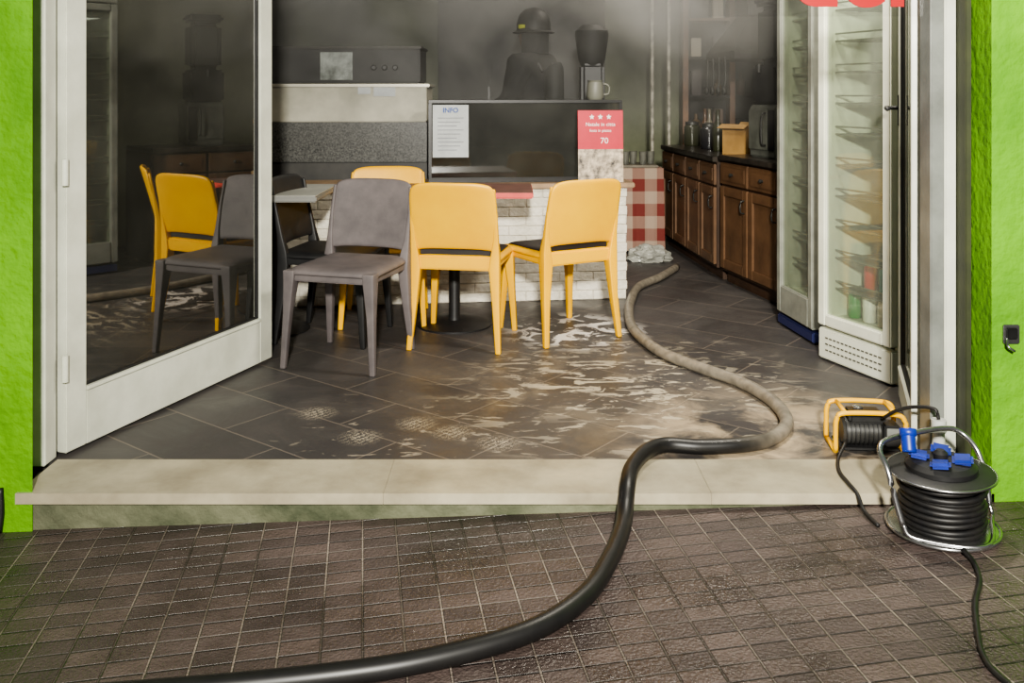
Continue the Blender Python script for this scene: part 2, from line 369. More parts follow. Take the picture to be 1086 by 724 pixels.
# ---------------------------------------------------------------- brick bar counter
brickw=M('white_painted_brick',(226,220,206),(196,190,174),.75,scale=9,bump=.5,bscale=40)
mort=M('white_mortar',(204,198,184),(182,176,162),.9,scale=9,bump=.3)
CA=Vector((-1.75,5.44)); CB=Vector((.70,5.72)); cd=CB-CA; CL=cd.length
bar=empty('brick_bar_counter',(CA.x,CA.y,0),math.atan2(cd.y,cd.x))
BD=.34
box('core',(0,.006,0),(CL-.008,BD,.675),mort,bar)
bm=bmesh.new(); rows=12; rh=.675/rows; bw=.205
def addbrick(lo,hi):
    g=bmesh.ops.create_cube(bm,size=1)['verts']
    c=(Vector(lo)+Vector(hi))/2; s=Vector(hi)-Vector(lo)
    for v in g: v.co=Vector((v.co.x*s.x,v.co.y*s.y,v.co.z*s.z))+c+Vector([random.uniform(-.0015,.0015) for _ in range(3)])
for r in range(rows):
    off=(r%2)*bw/2; x=-off
    while x<CL:
        a=max(x,0)+.002; b_=min(x+bw,CL)-.002
        if b_-a>.02:
            p=random.uniform(0,.004); addbrick((a,.001-p,r*rh+.002),(b_,.03,(r+1)*rh-.002))
        x+=bw
    y=(r%2)*bw/2*.5+.03
    while y<BD-.05:
        addbrick((CL-.03,y+.003,r*rh+.003),(CL+random.uniform(0,.005),min(y+bw,BD)-.003,(r+1)*rh-.003)); y+=bw
bmesh.ops.bevel(bm,geom=bm.edges[:],offset=.003,segments=1,affect='EDGES')
mesh_obj('bricks',bm,brickw,bar)
box('countertop',(-.02,-.03,.675),(CL+.04,BD+.03,.705),M('worn_wood_top',(170,140,108),(130,108,84),.5,scale=7),bar,.005)

case=empty('glass_display_case',(-.50,5.66,.7065),math.radians(5.5))
cw=1.18
blackm=M('black_metal_frame',(18,18,18),(30,30,30),.35)
box('back_panel',(0,.26,0),(cw,.28,.48),dark_gl,case)
box('base',(0,0,0),(cw,.28,.03),blackm,case,.003)
box('top',(0,-.01,.48),(cw,.29,.497),blackm,case,.003)
for x in (0,cw-.018): box('post_%d'%(x*10),(x,0,.03),(x+.018,.018,.48),blackm,case)
box('shelf',(.02,.04,.2),(cw-.02,.25,.206),M('case_shelf',(90,92,84),(60,62,56),.5),case)
box('front_glass',(.018,.004,.03),(cw-.018,.010,.48),glass_mat('smoked_case_glass',(90,92,84),.07,.05,.14),case)
paper=M('white_paper',(186,190,190),(166,170,170),.7)
nt_=empty('paper_notice',(-.475,5.645,.86),math.radians(5))
box('sheet',(0,0,0),(.215,.002,.315),paper,nt_)
blue=M('blue_ink',(50,80,150),None,.6); greyink=M('grey_ink',(130,132,138),None,.7)
text('heading','INFO',.04,(.107,-.002,.27),blue,nt_,bold=.001)
for i in range(9): box('line_%d'%i,(.03,-.002,.235-.024*i),(.185-.02*(i%3),0,.239-.024*i),greyink,nt_)
pst=empty('red_poster',(.40,5.685,.707),math.radians(4)); pst.rotation_euler=(math.radians(-3),0,math.radians(4))
redm=M('poster_red',(200,28,52),(184,20,44),.5)
box('sheet_red',(0,0,.2),(.275,.003,.435),redm,pst)
box('sheet_photo',(0,0,0),(.275,.003,.2),M('poster_photo',(214,196,170),(40,34,30),.5,scale=22),pst)
wm=M('poster_white',(240,236,232),None,.6)
for k in range(3):
    bm=bmesh.new(); vs=[]
    for i in range(10):
        rr=.017 if i%2==0 else .008; a=math.pi/2+i*math.pi/5
        vs.append(bm.verts.new((rr*math.cos(a),-.0012,rr*math.sin(a))))
    bm.faces.new(vs); mesh_obj('star_%d'%k,bm,wm,pst,loc=(.085+.052*k,0,.395))
text('line_a','Natale in citta',.032,(.137,-.002,.34),wm,pst)
text('line_b','festa in piazza',.024,(.137,-.002,.305),wm,pst)
text('line_c','70',.05,(.16,-.002,.235),wm,pst)

# ---------------------------------------------------------------- left service counter
granite=M('speckled_granite',(96,96,92),(22,22,22),.35,scale=90)
sc=empty('granite_service_counter',(-2.55,6.05,0),math.radians(1))
box('plinth',(0,.02,0),(2.0,.55,.8),M('counter_dark_body',(40,40,38),(60,58,54),.5),sc,.004)
box('granite_front',(0,0,.8),(2.0,.55,1.06),granite,sc,.004)
box('white_panel',(0,-.012,1.06),(2.0,.55,1.29),M('dusty_white_panel',(194,190,172),(144,142,126),.55,scale=2.5),sc,.006)
box('top_lip',(0,-.03,1.285),(2.02,.57,1.305),M('steel_lip',(190,186,170),None,.35,.3),sc,.004)
box('label_a',(1.66,-.016,1.225),(1.80,-.012,1.29),paper,sc)
box('label_b',(1.56,-.016,1.24),(1.64,-.012,1.285),paper,sc)
ov=empty('pizza_oven',(-2.2,6.15,1.312))
box('body',(0,0,0),(1.6,.45,.23),M('dark_oven_steel',(24,23,21),(14,14,13),.55,.1),ov,.01)
box('lip',(-.01,-.015,.22),(1.61,.46,.24),M('oven_trim',(40,38,34),None,.5,.3),ov,.004)
box('window',(.95,-.004,.02),(1.16,0,.2),M('steel_window',(150,155,150),(70,74,70),.3,.3,scale=10),ov)
for k in range(3): lathe('knob_%d'%k,[(.018,0),(.018,.02),(.012,.026)],black_p,ov,(1.3+.07*k,0,.1),16,(math.pi/2,0,0))

# ---------------------------------------------------------------- back area
tc_=empty('dark_backdrop_cupboard',(-.62,7.9,0))  # cupboard added as a dark backdrop for the dim area behind the bar
dw=M('dark_wood_cab',(26,24,20),(16,15,13),.6)
box('carcass',(0,0,0),(1.40,.5,2.5),dw,tc_,.006)
for k in range(3):
    box('door_%d'%k,(.01+.465*k,-.02,.1),(.455+.465*k,0,2.45),M('dark_backdrop_door',(22,20,18),(14,13,12),.6),tc_,.006)
    box('pull_%d'%k,(.42+.465*k,-.04,1.1),(.435+.465*k,-.02,1.3),dark_gl,tc_,.003)
em=empty('back_bar_unit',(.42,6.46,0))
box('cabinet',(0,.0,0),(.32,.42,1.13),dw,em,.005)
box('worktop',(-.01,-.01,1.13),(.33,.43,1.15),black_p,em,.004)
cg=empty('coffee_grinder',(.56,6.62,1.151))
box('body',(-.08,-.1,0),(.08,.12,.3),black_p,cg,.025,seg=3)
lathe('hopper',[(.07,.27),(.095,.33),(.118,.5),(.115,.53),(.07,.57)],M('smoky_hopper',(14,14,13),(20,19,18),.7),cg)
tube('fork',[(0,-.1,.15),(0,-.17,.15)],.015,black_p,cg,2)
jr=empty('white_jug',(.52,5.90,1.205))
lathe('jug',[(.045,0),(.055,.02),(.05,.09),(.045,.11),(.05,.12)],M('white_ceramic',(110,110,100),None,.5),jr)
tube('handle',[(.05,0,.1),(.085,0,.085),(.085,0,.04),(.052,0,.03)],.007,MATS['white_ceramic'],jr,5,8)

# ---------------------------------------------------------------- firefighter: dark figure in the smoke behind the bar, turned away
ff=empty('firefighter',(.16,6.95,0),math.radians(-125))
coat=M('navy_turnout_gear',(14,15,17),(9,9,11),.9,scale=12,bump=.3,bscale=30)
boot=M('black_boots',(13,13,13),(20,20,20),.7)
hivis=M('hi_vis_yellow',(170,176,30),(140,146,24),.5)
silv=M('reflective_silver',(70,72,66),None,.6)
skinm=M('skin_tone',(90,64,50),(78,56,44),.7)
V=[(0,0,.98),(0,0,1.15),(0,.005,1.33),(0,.005,1.46),(0,-.005,1.54),
   (.10,0,.92),(.12,-.01,.5),(.13,.0,.13),
   (-.10,0,.92),(-.12,-.03,.5),(-.13,.02,.13),
   (.19,.0,1.45),(.27,-.02,1.19),(.22,-.24,1.12),
   (-.19,.0,1.45),(-.28,-.02,1.19),(-.20,-.25,1.16)]
E=[(0,1),(1,2),(2,3),(3,4),(0,5),(5,6),(6,7),(0,8),(8,9),(9,10),(3,11),(11,12),(12,13),(3,14),(14,15),(15,16)]
Rr=[(.19,.14),(.18,.14),(.20,.15),(.15,.11),(.075,.075),(.12,.12),(.085,.085),(.07,.07),(.12,.12),(.085,.085),(.07,.07),(.10,.10),(.075,.075),(.055,.055),(.10,.10),(.075,.075),(.055,.055)]
skin('turnout_suit',V,E,Rr,coat,ff)
def ellip(name,c,r,mat,parent,shape=None,sub=4,rot=(0,0,0)):
    bm=bmesh.new(); bmesh.ops.create_icosphere(bm,subdivisions=sub,radius=1)
    for v in bm.verts:
        p=v.co.copy()
        if shape: p=shape(p)
        v.co=Vector((p.x*r[0],p.y*r[1],p.z*r[2]))
    return mesh_obj(name,bm,mat,parent,True,c,rot)
def headshape(p):
    q=p.copy()
    if q.z<0: q.x*=1+.25*q.z; q.y*=1+.12*q.z
    if q.y<-.6 and abs(q.x)<.22: q.y-=.16*max(0,1-abs(q.z+.12)/.28)*(1-abs(q.x)/.22)
    return q
ellip('head',(0,-.02,1.655),(.078,.098,.118),skinm,ff,headshape)
for s in (-1,1):
    ellip('eye_%d'%(s+2),(s*.030,-.108,1.665),(.012,.008,.008),black_p,ff,sub=2)
    ellip('ear_%d'%(s+2),(s*.078,-.01,1.65),(.01,.02,.03),skinm,ff,sub=2)
    lathe('boot_shaft_%d'%(s+2),[(.062,.06),(.066,.12),(.072,.32)],boot,ff,(s*.13,.01,0))
    ellip('boot_foot_%d'%(s+2),(s*.135,-.05,.055),(.055,.145,.055),boot,ff)
    lathe('cuff_band_%d'%(s+2),[(.094,.42),(.094,.47)],silv,ff,(s*.125,-.015,0))
    hx,hy,hz=((.205,-.29,1.10) if s>0 else (-.17,-.30,1.155))
    ellip('palm_%d'%(s+2),(hx,hy,hz),(.046,.052,.022),boot,ff,sub=3)
    for k,(dx,ln) in enumerate(((-.033,.052),(-.011,.062),(.011,.058),(.033,.046))):
        skin('finger_%d_%d'%(s+2,k),[(hx+dx*.8,hy-.03,hz),(hx+dx,hy-.05-ln*.5,hz-.004),(hx+dx,hy-.05-ln*.85,hz-.03),(hx+dx,hy-.045-ln*.8,hz-.055)],[(0,1),(1,2),(2,3)],[.011,.010,.0095,.008],boot,ff,1)
    skin('thumb_%d'%(s+2),[(hx-s*.03,hy+.01,hz),(hx-s*.06,hy-.02,hz-.008),(hx-s*.062,hy-.05,hz-.026)],[(0,1),(1,2)],[.013,.011,.009],boot,ff,1)
ellip('mouth',(0,-.108,1.605),(.022,.006,.005),M('lips',(110,60,54),None,.5),ff,sub=2)
surf('neck_curtain',lambda u,v:(.105*math.sin(u*2.0),.11*math.cos(u*2.0),1.70-.17*v),16,6,coat,ff,.008)
lathe('helmet',[(.150,1.685),(.155,1.69),(.128,1.705),(.125,1.76),(.108,1.82),(.07,1.86),(.02,1.875)],M('dark_helmet',(15,15,14),(10,10,10),.6),ff,(0,0,0))
for s in (-1,1): box('helmet_flash_%d'%(s+2),(s*.121-.006,-.05,1.715),(s*.121+.006,.01,1.745),hivis,ff,.002)
box('chest_stripe_a',(-.16,-.158,1.28),(.16,-.150,1.315),hivis,ff,.002)
box('chest_stripe_b',(-.16,-.163,1.288),(.16,-.158,1.307),silv,ff,.001)
tube('air_cylinder',[(0,.17,.98),(0,.18,1.02),(0,.18,1.38),(0,.17,1.43)],.07,M('cylinder_dark',(20,21,19),(15,16,14),.7),ff,3,20)
for s in (-1,1): tube('harness_%d'%(s+2),[(s*.09,.14,1.40),(s*.10,.02,1.52),(s*.10,-.14,1.38),(s*.11,-.15,1.15)],.014,black_p,ff,5,8)

# ---------------------------------------------------------------- cabinets right
wood=M('warm_brown_wood',(108,80,56),(80,58,40),.5,scale=6,bump=.05)
wood_d=M('dark_brown_wood',(72,52,38),(52,38,28),.5,scale=6)
ctop=M('dark_counter_stone',(66,60,54),(38,36,34),.3,scale=14)
dst=M('dull_steel',(70,70,68),(40,40,38),.45,.6)
def cabinet(name,far,near,depth,H,n):
    f=Vector(far); d=Vector(near)-f; W=d.length
    e=empty(name,(f.x,f.y,0),math.atan2(d.y,d.x))
    box('plinth',(0,.04,0),(W,depth,.08),wood_d,e)
    box('carcass',(0,.0,.08),(W,depth,H-.035),wood_d,e,.002)
    box('countertop',(-.0,-.03,H-.035),(W,depth,H),ctop,e,.005)
    w=W/n
    for i in range(n):
        x0=i*w+.012; x1=(i+1)*w-.012
        box('drawer_%d'%i,(x0,-.018,H-.19),(x1,0,H-.05),wood,e,.004)
        box('drawer_panel_%d'%i,(x0+.03,-.022,H-.165),(x1-.03,-.018,H-.075),wood,e,.002)
        lathe('drawer_knob_%d'%i,[(.008,0),(.013,.02),(.006,.026)],dst,e,((x0+x1)/2,-.02,H-.12),12,(math.pi/2,0,0))
        z0,z1=.1,H-.205
        box('door_stile_a_%d'%i,(x0,-.02,z0),(x0+.055,0,z1),wood,e,.003)
        box('door_stile_b_%d'%i,(x1-.055,-.02,z0),(x1,0,z1),wood,e,.003)
        box('door_rail_a_%d'%i,(x0+.055,-.02,z0),(x1-.055,0,z0+.06),wood,e,.003)
        box('door_rail_b_%d'%i,(x0+.055,-.02,z1-.06),(x1-.055,0,z1),wood,e,.003)
        box('door_panel_%d'%i,(x0+.055,-.008,z0+.06),(x1-.055,0,z1-.06),wood,e,.002)
        tube('door_pull_%d'%i,[(x1-.03,-.02,z1-.14),(x1-.03,-.045,z1-.13),(x1-.03,-.045,z1-.07),(x1-.03,-.02,z1-.06)],.005,dst,e,4,8)
    return e
cabA=cabinet('base_cabinet',(1.39,6.24),(1.555,5.42),.55,.84,2)
cabB=cabinet('base_cabinet',(1.25,7.75),(1.37,6.30),.5,.82,4)
mw=empty('countertop_oven',(1.56,5.88,.842),math.radians(-70))
box('body',(-.14,.0,0),(.14,.3,.33),M('brushed_grey',(120,122,114),(84,86,80),.4,.4),mw,.012)
box('door',(-.13,-.012,.05),(.06,0,.30),M('oven_door_grey',(100,102,94),(66,68,62),.4),mw,.004)
box('panel',(.07,-.01,.05),(.13,0,.30),black_p,mw,.003)
tube('handle',[(.05,-.012,.08),(.05,-.04,.1),(.05,-.04,.26),(.05,-.012,.28)],.007,dst,mw,4,8)
hv=empty('drink_dispenser',(1.57,5.90,1.174),math.radians(-70))
box('base',(-.13,0,0),(.13,.27,.25),black_p,hv,.02)
box('tank',(-.12,.02,.25),(.12,.25,.62),dark_gl,hv,.04,seg=3)
box('lid',(-.13,.01,.62),(.13,.26,.68),black_p,hv,.02)
lathe('tap',[(.012,0),(.016,.05)],dst,hv,(0,-.03,.2),12)
kb=empty('cardboard_box',(1.52,6.42,.822),math.radians(-50))
kraft=M('kraft_cardboard',(180,142,84),(150,116,66),.8,scale=5)
box('carton',(-.11,0,0),(.11,.15,.2),kraft,kb,.003)
box('flap_front',(-.11,-.06,.195),(.11,.0,.199),kraft,kb,0,(math.radians(25),0,0))
box('flap_back',(-.11,.15,.195),(.11,.22,.199),kraft,kb,0,(math.radians(40),0,0))
for i in range(7):
    b_=empty('glass_bottle' if i%3 else 'storage_jar',(1.42+.012*i+random.uniform(0,.12),7.6-.145*i,.822))
    col=[(50,52,36),(80,56,36),(110,104,90),(36,36,38),(60,56,46)][i%5]
    mm=M('bottle_%d'%(i%5),col,None,.25)
    if i%3: lathe('body',[(.035,0),(.038,.02),(.038,.17),(.014,.22),(.013,.29),(.016,.3)],mm,b_,n=20)
    else:
        lathe('body',[(.06,0),(.065,.02),(.065,.15),(.05,.17)],mm,b_,n=20); lathe('lid',[(.055,.17),(.055,.19),(.01,.2)],dst,b_,n=20)
rh_=empty('range_hood',(1.62,7.35,1.5),math.radians(-85))
hoodm=M('sooty_hood_steel',(40,36,32),(22,20,18),.5,.3)
bm=bmesh.new()
q0=[bm.verts.new(p) for p in ((-.35,0,0),(.35,0,0),(.35,.45,0),(-.35,.45,0))]
q1=[bm.verts.new(p) for p in ((-.35,0,.06),(.35,0,.06),(.35,.45,.06),(-.35,.45,.06))]
q2=[bm.verts.new(p) for p in ((-.13,.18,.35),(.13,.18,.35),(.13,.45,.35),(-.13,.45,.35))]
q3=[bm.verts.new(p) for p in ((-.13,.18,1.24),(.13,.18,1.24),(.13,.45,1.24),(-.13,.45,1.24))]
bm.faces.new(q0[::-1]); bm.faces.new(q3)
for A_,B_ in ((q0,q1),(q1,q2),(q2,q3)):
    for i in range(4): bm.faces.new((A_[i],A_[(i+1)%4],B_[(i+1)%4],B_[i]))
mesh_obj('canopy',bm,hoodm,rh_)
for k in range(4):
    tube('ladle_%d'%k,[(-.25+.15*k,-.02,.02),(-.25+.15*k,-.02,-.16),(-.25+.15*k,-.03,-.22)],.008,dst,rh_,3,8)
    ellip('ladle_bowl_%d'%k,(-.25+.15*k,-.03,-.24),(.03,.02,.035),dst,rh_,sub=2)
hu=empty('wooden_hutch',(1.55,8.55,0),math.radians(-6))
hw=M('hutch_wood',(140,98,60),(86,58,36),.5,scale=6); hd=M('hutch_back',(20,16,13),(14,11,9),.7)
box('side_a',(0,0,0),(.05,.35,2.2),hw,hu); box('side_b',(.85,0,0),(.90,.35,2.2),hw,hu); box('middle',(.42,0,.85),(.465,.33,2.2),hw,hu)
box('back',(.04,.32,0),(.85,.35,2.2),hd,hu)
for k,z in enumerate((.08,.85,1.2,1.55,1.9,2.18)): box('shelf_%d'%k,(.04,.03,z),(.85,.32,z+.025),hd if k in (2,3) else hw,hu)
for k in range(2): box('lower_door_%d'%k,(.055+.40*k,-.015,.1),(.43+.41*k,0,.84),hw,hu,.004)
random.seed(11)
for k in range(16):
    z=[.875,1.225,1.575,1.925][k%4]; x=.12+.19*(k//4)+.02*random.random()
    if .36<x<.52: x=.53
    h=random.uniform(.1,.24); q=random.choice([0,1])
    mm=M('hutch_item_%d'%(k%5),[(110,90,66),(50,34,26),(190,178,150),(30,30,28),(90,64,42)][k%5],None,.5)
    if q: lathe('item_%d'%k,[(.03,0),(.04,.02),(.04,h*.6),(.015,h*.75),(.015,h)],mm,hu,(x,.14,z),16)
    else: box('item_%d'%k,(x-.045,.06,z),(x+.045,.2,z+h),mm,hu,.006)
ld=empty('wall_pipes',(1.19,8.0,0),math.radians(-5))
pp=M('pale_pole',(200,196,178),(96,92,80),.6,scale=14)
for x in (0,.14): tube('pipe_%d'%(x*100),[(x,0,0),(x,.0,1.2),(x,0,2.7)],.015,pp,ld,3)
for k in range(2): box('clamp_%d'%k,(-.02,-.02,.6+1.5*k),(.16,.02,.62+1.5*k),pp,ld,.004)

def gingham():
    m=bpy.data.materials.new('red_gingham_cloth'); m.use_nodes=True; nt=m.node_tree; N=nt.nodes; L=nt.links; b=N['Principled BSDF']
    tc=N.new('ShaderNodeTexCoord'); sp=N.new('ShaderNodeSeparateXYZ'); L.new(tc.outputs['Object'],sp.inputs[0])
    def st(sock):
        a=N.new('ShaderNodeMath'); a.operation='MULTIPLY'; a.inputs[1].default_value=5.2; L.new(sock,a.inputs[0])
        f=N.new('ShaderNodeMath'); f.operation='FRACT'; L.new(a.outputs[0],f.inputs[0])
        g=N.new('ShaderNodeMath'); g.operation='GREATER_THAN'; g.inputs[1].default_value=.5; L.new(f.outputs[0],g.inputs[0]); return g.outputs[0]
    ad=N.new('ShaderNodeMath'); ad.operation='ADD'; L.new(st(sp.outputs['X']),ad.inputs[0]); L.new(st(sp.outputs['Z']),ad.inputs[1])
    hf=N.new('ShaderNodeMath'); hf.operation='MULTIPLY'; hf.inputs[1].default_value=.5; L.new(ad.outputs[0],hf.inputs[0])
    r=N.new('ShaderNodeValToRGB'); r.color_ramp.elements[0].color=lin((166,146,128)); r.color_ramp.elements[1].color=lin((112,44,38))
    L.new(hf.outputs[0],r.inputs[0]); L.new(r.outputs[0],b.inputs['Base Color']); b.inputs['Roughness'].default_value=.85
    return m
tt=empty('tablecloth_table',(.84,7.33,0),math.radians(2))
bm=bmesh.new(); nu=60; ring=[]
W,D,H=.34,.48,.66
def per(t):
    P=2*(W+D); s=t*P
    if s<W: return (s,0)
    s-=W
    if s<D: return (W,s)
    s-=D
    if s<W: return (W-s,D)
    s-=W
    return (0,D-s)
for j,z in enumerate((H,.5,.3,.02)):
    row=[]
    for i in range(nu*2):
        x,y=per(i/(nu*2)); cx,cy=W/2,D/2; k=1+.04*j/3*(1+.8*math.sin(i*1.1))
        row.append(bm.verts.new((cx+(x-cx)*k,cy+(y-cy)*k,z)))
    ring.append(row)
for j in range(3):
    for i in range(nu*2): bm.faces.new((ring[j][i],ring[j][(i+1)%(nu*2)],ring[j+1][(i+1)%(nu*2)],ring[j+1][i]))
bm.faces.new(ring[0]); bmesh.ops.recalc_face_normals(bm,faces=bm.faces[:])
mesh_obj('cloth',bm,gingham(),tt,True).modifiers.new('e','EDGE_SPLIT')
box('tray',(.03,.05,H+.001),(.31,.4,H+.02),M('dull_tray',(120,112,96),(80,76,66),.5),tt,.004)
for k in range(4): lathe('glass_%d'%k,[(.025,0),(.032,.1)],M('dull_glass',(120,120,110),(80,80,76),.2),tt,(.065+.07*k,.15+.05*(k%2),H+.021),16)
bm=bmesh.new(); bmesh.ops.create_icosphere(bm,subdivisions=4,radius=1)
for v in bm.verts:
    n=noise.noise(v.co*2.4)*.35+noise.noise(v.co*6)*.16
    v.co*=1+n; v.co=Vector((v.co.x*.15,v.co.y*.1,max(v.co.z,-.45)*.08+.036))
mesh_obj('plastic_bag',bm,M('crumpled_plastic',(170,170,160),(130,130,124),.25),None,False,(1.02,7.0,0))

# ---------------------------------------------------------------- drink coolers
fglass=glass_mat('cooler_glass',(236,240,232),.05,.02,.18,(200,202,190))
fwhite=M('cooler_white',(226,228,212),(204,206,190),.4,scale=3)
fin=M('cooler_inner',(200,202,188),(170,172,160),.5,scale=3)
wire=M('shelf_wire',(120,122,116),None,.35,.5)
def cooler(name,A,B,depth,H,kick,frame,items=True,kt=.15):
    a=Vector(A); d=Vector(B)-a; W=d.length; mid=(Vector(A)+Vector(B))/2
    e=empty(name,(mid.x,mid.y,0),math.atan2(d.y,d.x)); w=W/2
    box('side_a',(-w,.03,0),(-w+.03,depth,H),frame,e,.004); box('side_b',(w-.03,.03,0),(w,depth,H),frame,e,.004)
    box('back',(-w+.03,depth-.03,.02),(w-.03,depth,H),fin,e); box('top',(-w+.03,.03,H-.2),(w-.03,depth-.03,H),frame,e,.004)
    box('floor_deck',(-w+.03,.05,.16),(w-.03,depth-.03,.2),fin,e)
    box('kick_grill',(-w,-.015,.01),(w,.03,kt),kick,e,.006)
    if items:
        for r in range(3):
            for k in range(14):
                x=-w+.05+k*(W-.1)/14
                box('slot_%d_%d'%(r,k),(x,-.0165,.05+.028*r),(x+(W-.1)/14*.7,-.0145,.057+.028*r),M('slot_grey',(86,86,78),None,.6),e)
    box('door_stile_a',(-w,-.02,kt+.015),(-w+.05,.025,H-.12),frame,e,.006); box('door_stile_b',(w-.05,-.02,kt+.015),(w,.025,H-.12),frame,e,.006)
    box('door_rail_a',(-w+.05,-.02,kt+.015),(w-.05,.025,.22),frame,e,.006); box('door_rail_b',(-w+.05,-.02,H-.17),(w-.05,.025,H-.12),frame,e,.006)
    box('door_glass',(-w+.05,-.004,.22),(w-.05,.004,H-.17),fglass,e)
    box('header',(-w,-.02,H-.115),(w,.03,H),frame,e,.006)
    z=.33; s=0
    while z<H-.25:
        bm=bmesh.new()
        def bar_(p,q,r=.0028):
            p=Vector(p);q=Vector(q);c=(p+q)/2;L_=(q-p).length
            g=bmesh.ops.create_cube(bm,size=1)['verts']
            ax=(q-p).normalized(); 
            for v in g:
                v.co=Vector((v.co.x*(L_ if abs(ax.x)>.5 else 2*r),v.co.y*(L_ if abs(ax.y)>.5 else 2*r),v.co.z*2*r))+c
        for y in (.06,.2,.36,depth-.06): bar_((-w+.032,y,z),(w-.032,y,z),.004)
        for k in range(17): x=-w+.04+k*(W-.08)/16; bar_((x,.06,z),(x,depth-.06,z))
        bar_((-w+.032,.06,z+.035),(w-.032,.06,z+.035),.004)
        mesh_obj('wire_shelf_%d'%s,bm,wire,e); z+=.145; s+=1
    if items:
        cc=[(60,140,70),(200,60,60),(230,230,224),(70,150,160),(220,200,190)]
        for k in range(7):
            x=-w+.09+k*(W-.18)/6
            lathe('can_%d'%k,[(.026,0),(.03,.008),(.03,.1),(.024,.112)],M('can_%d'%(k%5),cc[k%5],None,.35),e,(x,.12+.05*(k%2),.336 if k%2 else .202),16)
    l=bpy.data.lights.new('cooler_fill','AREA'); l.shape='RECTANGLE'; l.size=W-.1; l.size_y=.2; l.energy=1.8 if items else .5; l.color=(1,1,.9)  # added fill light to brighten the cooler, not a known fixture
    o=bpy.data.objects.new('interior_fill',l); o.location=(0,.25,H-.21); link(o,e)
    return e
c1=cooler('drinks_cooler',(1.455,4.44),(1.62,4.0),.52,1.98,fwhite,fwhite)
c2=cooler('drinks_cooler',(1.450,5.10),(1.500,4.66),.5,1.98,M('blue_kick',(36,42,84),None,.5),M('cooler_grey',(150,152,142),(120,122,114),.4),False,.06)

# ---------------------------------------------------------------- fire hose
def hosemat():
    m=bpy.data.materials.new('fire_hose_rubber'); m.use_nodes=True; nt=m.node_tree; N=nt.nodes; L=nt.links; b=N['Principled BSDF']
    geo=N.new('ShaderNodeNewGeometry'); sp=N.new('ShaderNodeSeparateXYZ'); L.new(geo.outputs['Position'],sp.inputs[0])
    mr=N.new('ShaderNodeMapRange'); mr.inputs['From Min'].default_value=3.24; mr.inputs['From Max'].default_value=3.36; L.new(sp.outputs['Y'],mr.inputs['Value'])
    no=N.new('ShaderNodeTexNoise'); no.inputs['Scale'].default_value=25; no.inputs['Detail'].default_value=6; L.new(geo.outputs['Position'],no.inputs['Vector'])
    a=N.new('ShaderNodeValToRGB'); a.color_ramp.elements[0].color=lin((16,16,18)); a.color_ramp.elements[1].color=lin((30,29,28)); L.new(no.outputs['Fac'],a.inputs[0])
    c=N.new('ShaderNodeValToRGB'); c.color_ramp.elements[0].position=.3; c.color_ramp.elements[1].position=.7; c.color_ramp.elements[0].color=lin((106,100,90)); c.color_ramp.elements[1].color=lin((142,134,120)); L.new(no.outputs['Fac'],c.inputs[0])
    x=N.new('ShaderNodeMixRGB'); L.new(mr.outputs[0],x.inputs[0]); L.new(a.outputs[0],x.inputs[1]); L.new(c.outputs[0],x.inputs[2]); L.new(x.outputs[0],b.inputs['Base Color'])
    b.inputs['Roughness'].default_value=.42
    return m
R=.0255
pts=[(1.15,6.6),(.98,6.25),(.80,5.95),(.70,5.55),(.645,5.2),(.63,4.85),(.70,4.46),(.83,4.21),(.965,3.99),(1.035,3.74),(1.02,3.5),(.92,3.34),(.80,3.27),(.65,3.25)]
hp=[(x,y,R+(.004 if y<3.28 else 0)) for x,y in pts]
hp+=[(.53,3.25,.036),(.45,3.18,.038),(.39,3.06,.034),(.362,2.95,.024),(.347,2.88,-.012),(.335,2.82,zs(.34)+R+.004),(.315,2.74,zs(.32)+R),(.27,2.6,zs(.27)+R),(.19,2.42,zs(.19)+R),(.05,2.27,zs(.05)+R),(-.17,2.17,zs(-.17)+R),(-.42,2.115,zs(-.42)+R),(-.82,2.075,zs(-.82)+R),(-1.4,2.04,zs(-1.4)+R),(-2.4,1.98,zs(-2.4)+R)]
tube('fire_hose',hp,R,hosemat(),None,10,16)

# ---------------------------------------------------------------- cable reel
RX,RY=1.262,2.765; gz=zs(RX)+.006
rl=empty('cable_reel',(RX,RY,gz)); rl.rotation_euler=(0,math.radians(-1.8),math.radians(20)); rl.scale=(.94,.94,.93)
lathe('bottom_flange',[(.155,0),(.163,.002),(.163,.008),(.155,.010),(.06,.010)],steel,rl,n=48)
tube('bottom_rim',[(.163*math.cos(a*math.pi/12),.163*math.sin(a*math.pi/12),.007) for a in range(24)],.006,steel,rl,2,8,True)
lathe('drum',[(.09,.01),(.09,.17)],black_p,rl)
random.seed(3)
for k in range(9):
    r_=.118+random.uniform(-.006,.008)
    tube('winding_%d'%k,[(r_*math.cos(a*math.pi/12),r_*math.sin(a*math.pi/12),.022+.0165*k+.004*math.sin(a*math.pi/12+k)) for a in range(24)],.0092,rubber,rl,2,8,True)
lathe('top_flange',[(.10,.172),(.15,.172),(.156,.176),(.156,.182),(.148,.186),(.05,.188)],black_p,rl,n=48)
tube('top_rim',[(.158*math.cos(a*math.pi/12),.158*math.sin(a*math.pi/12),.179) for a in range(24)],.004,steel,rl,2,8,True)
bluep=M('blue_socket_plastic',(26,50,150),(22,42,124),.4)
lathe('hub',[(.105,.186),(.105,.2),(.09,.212),(.02,.214)],black_p,rl)
for k in range(4):
    a=math.radians(45+90*k)
    o=box('socket_lid_%d'%k,(-.03,-.03,0),(.03,.03,.018),bluep,rl,.008); o.location=(.062*math.cos(a),.062*math.sin(a),.222); o.rotation_euler=(.1,-.1,a)
lathe('knob',[(.02,.212),(.022,.235),(.012,.245)],black_p,rl)
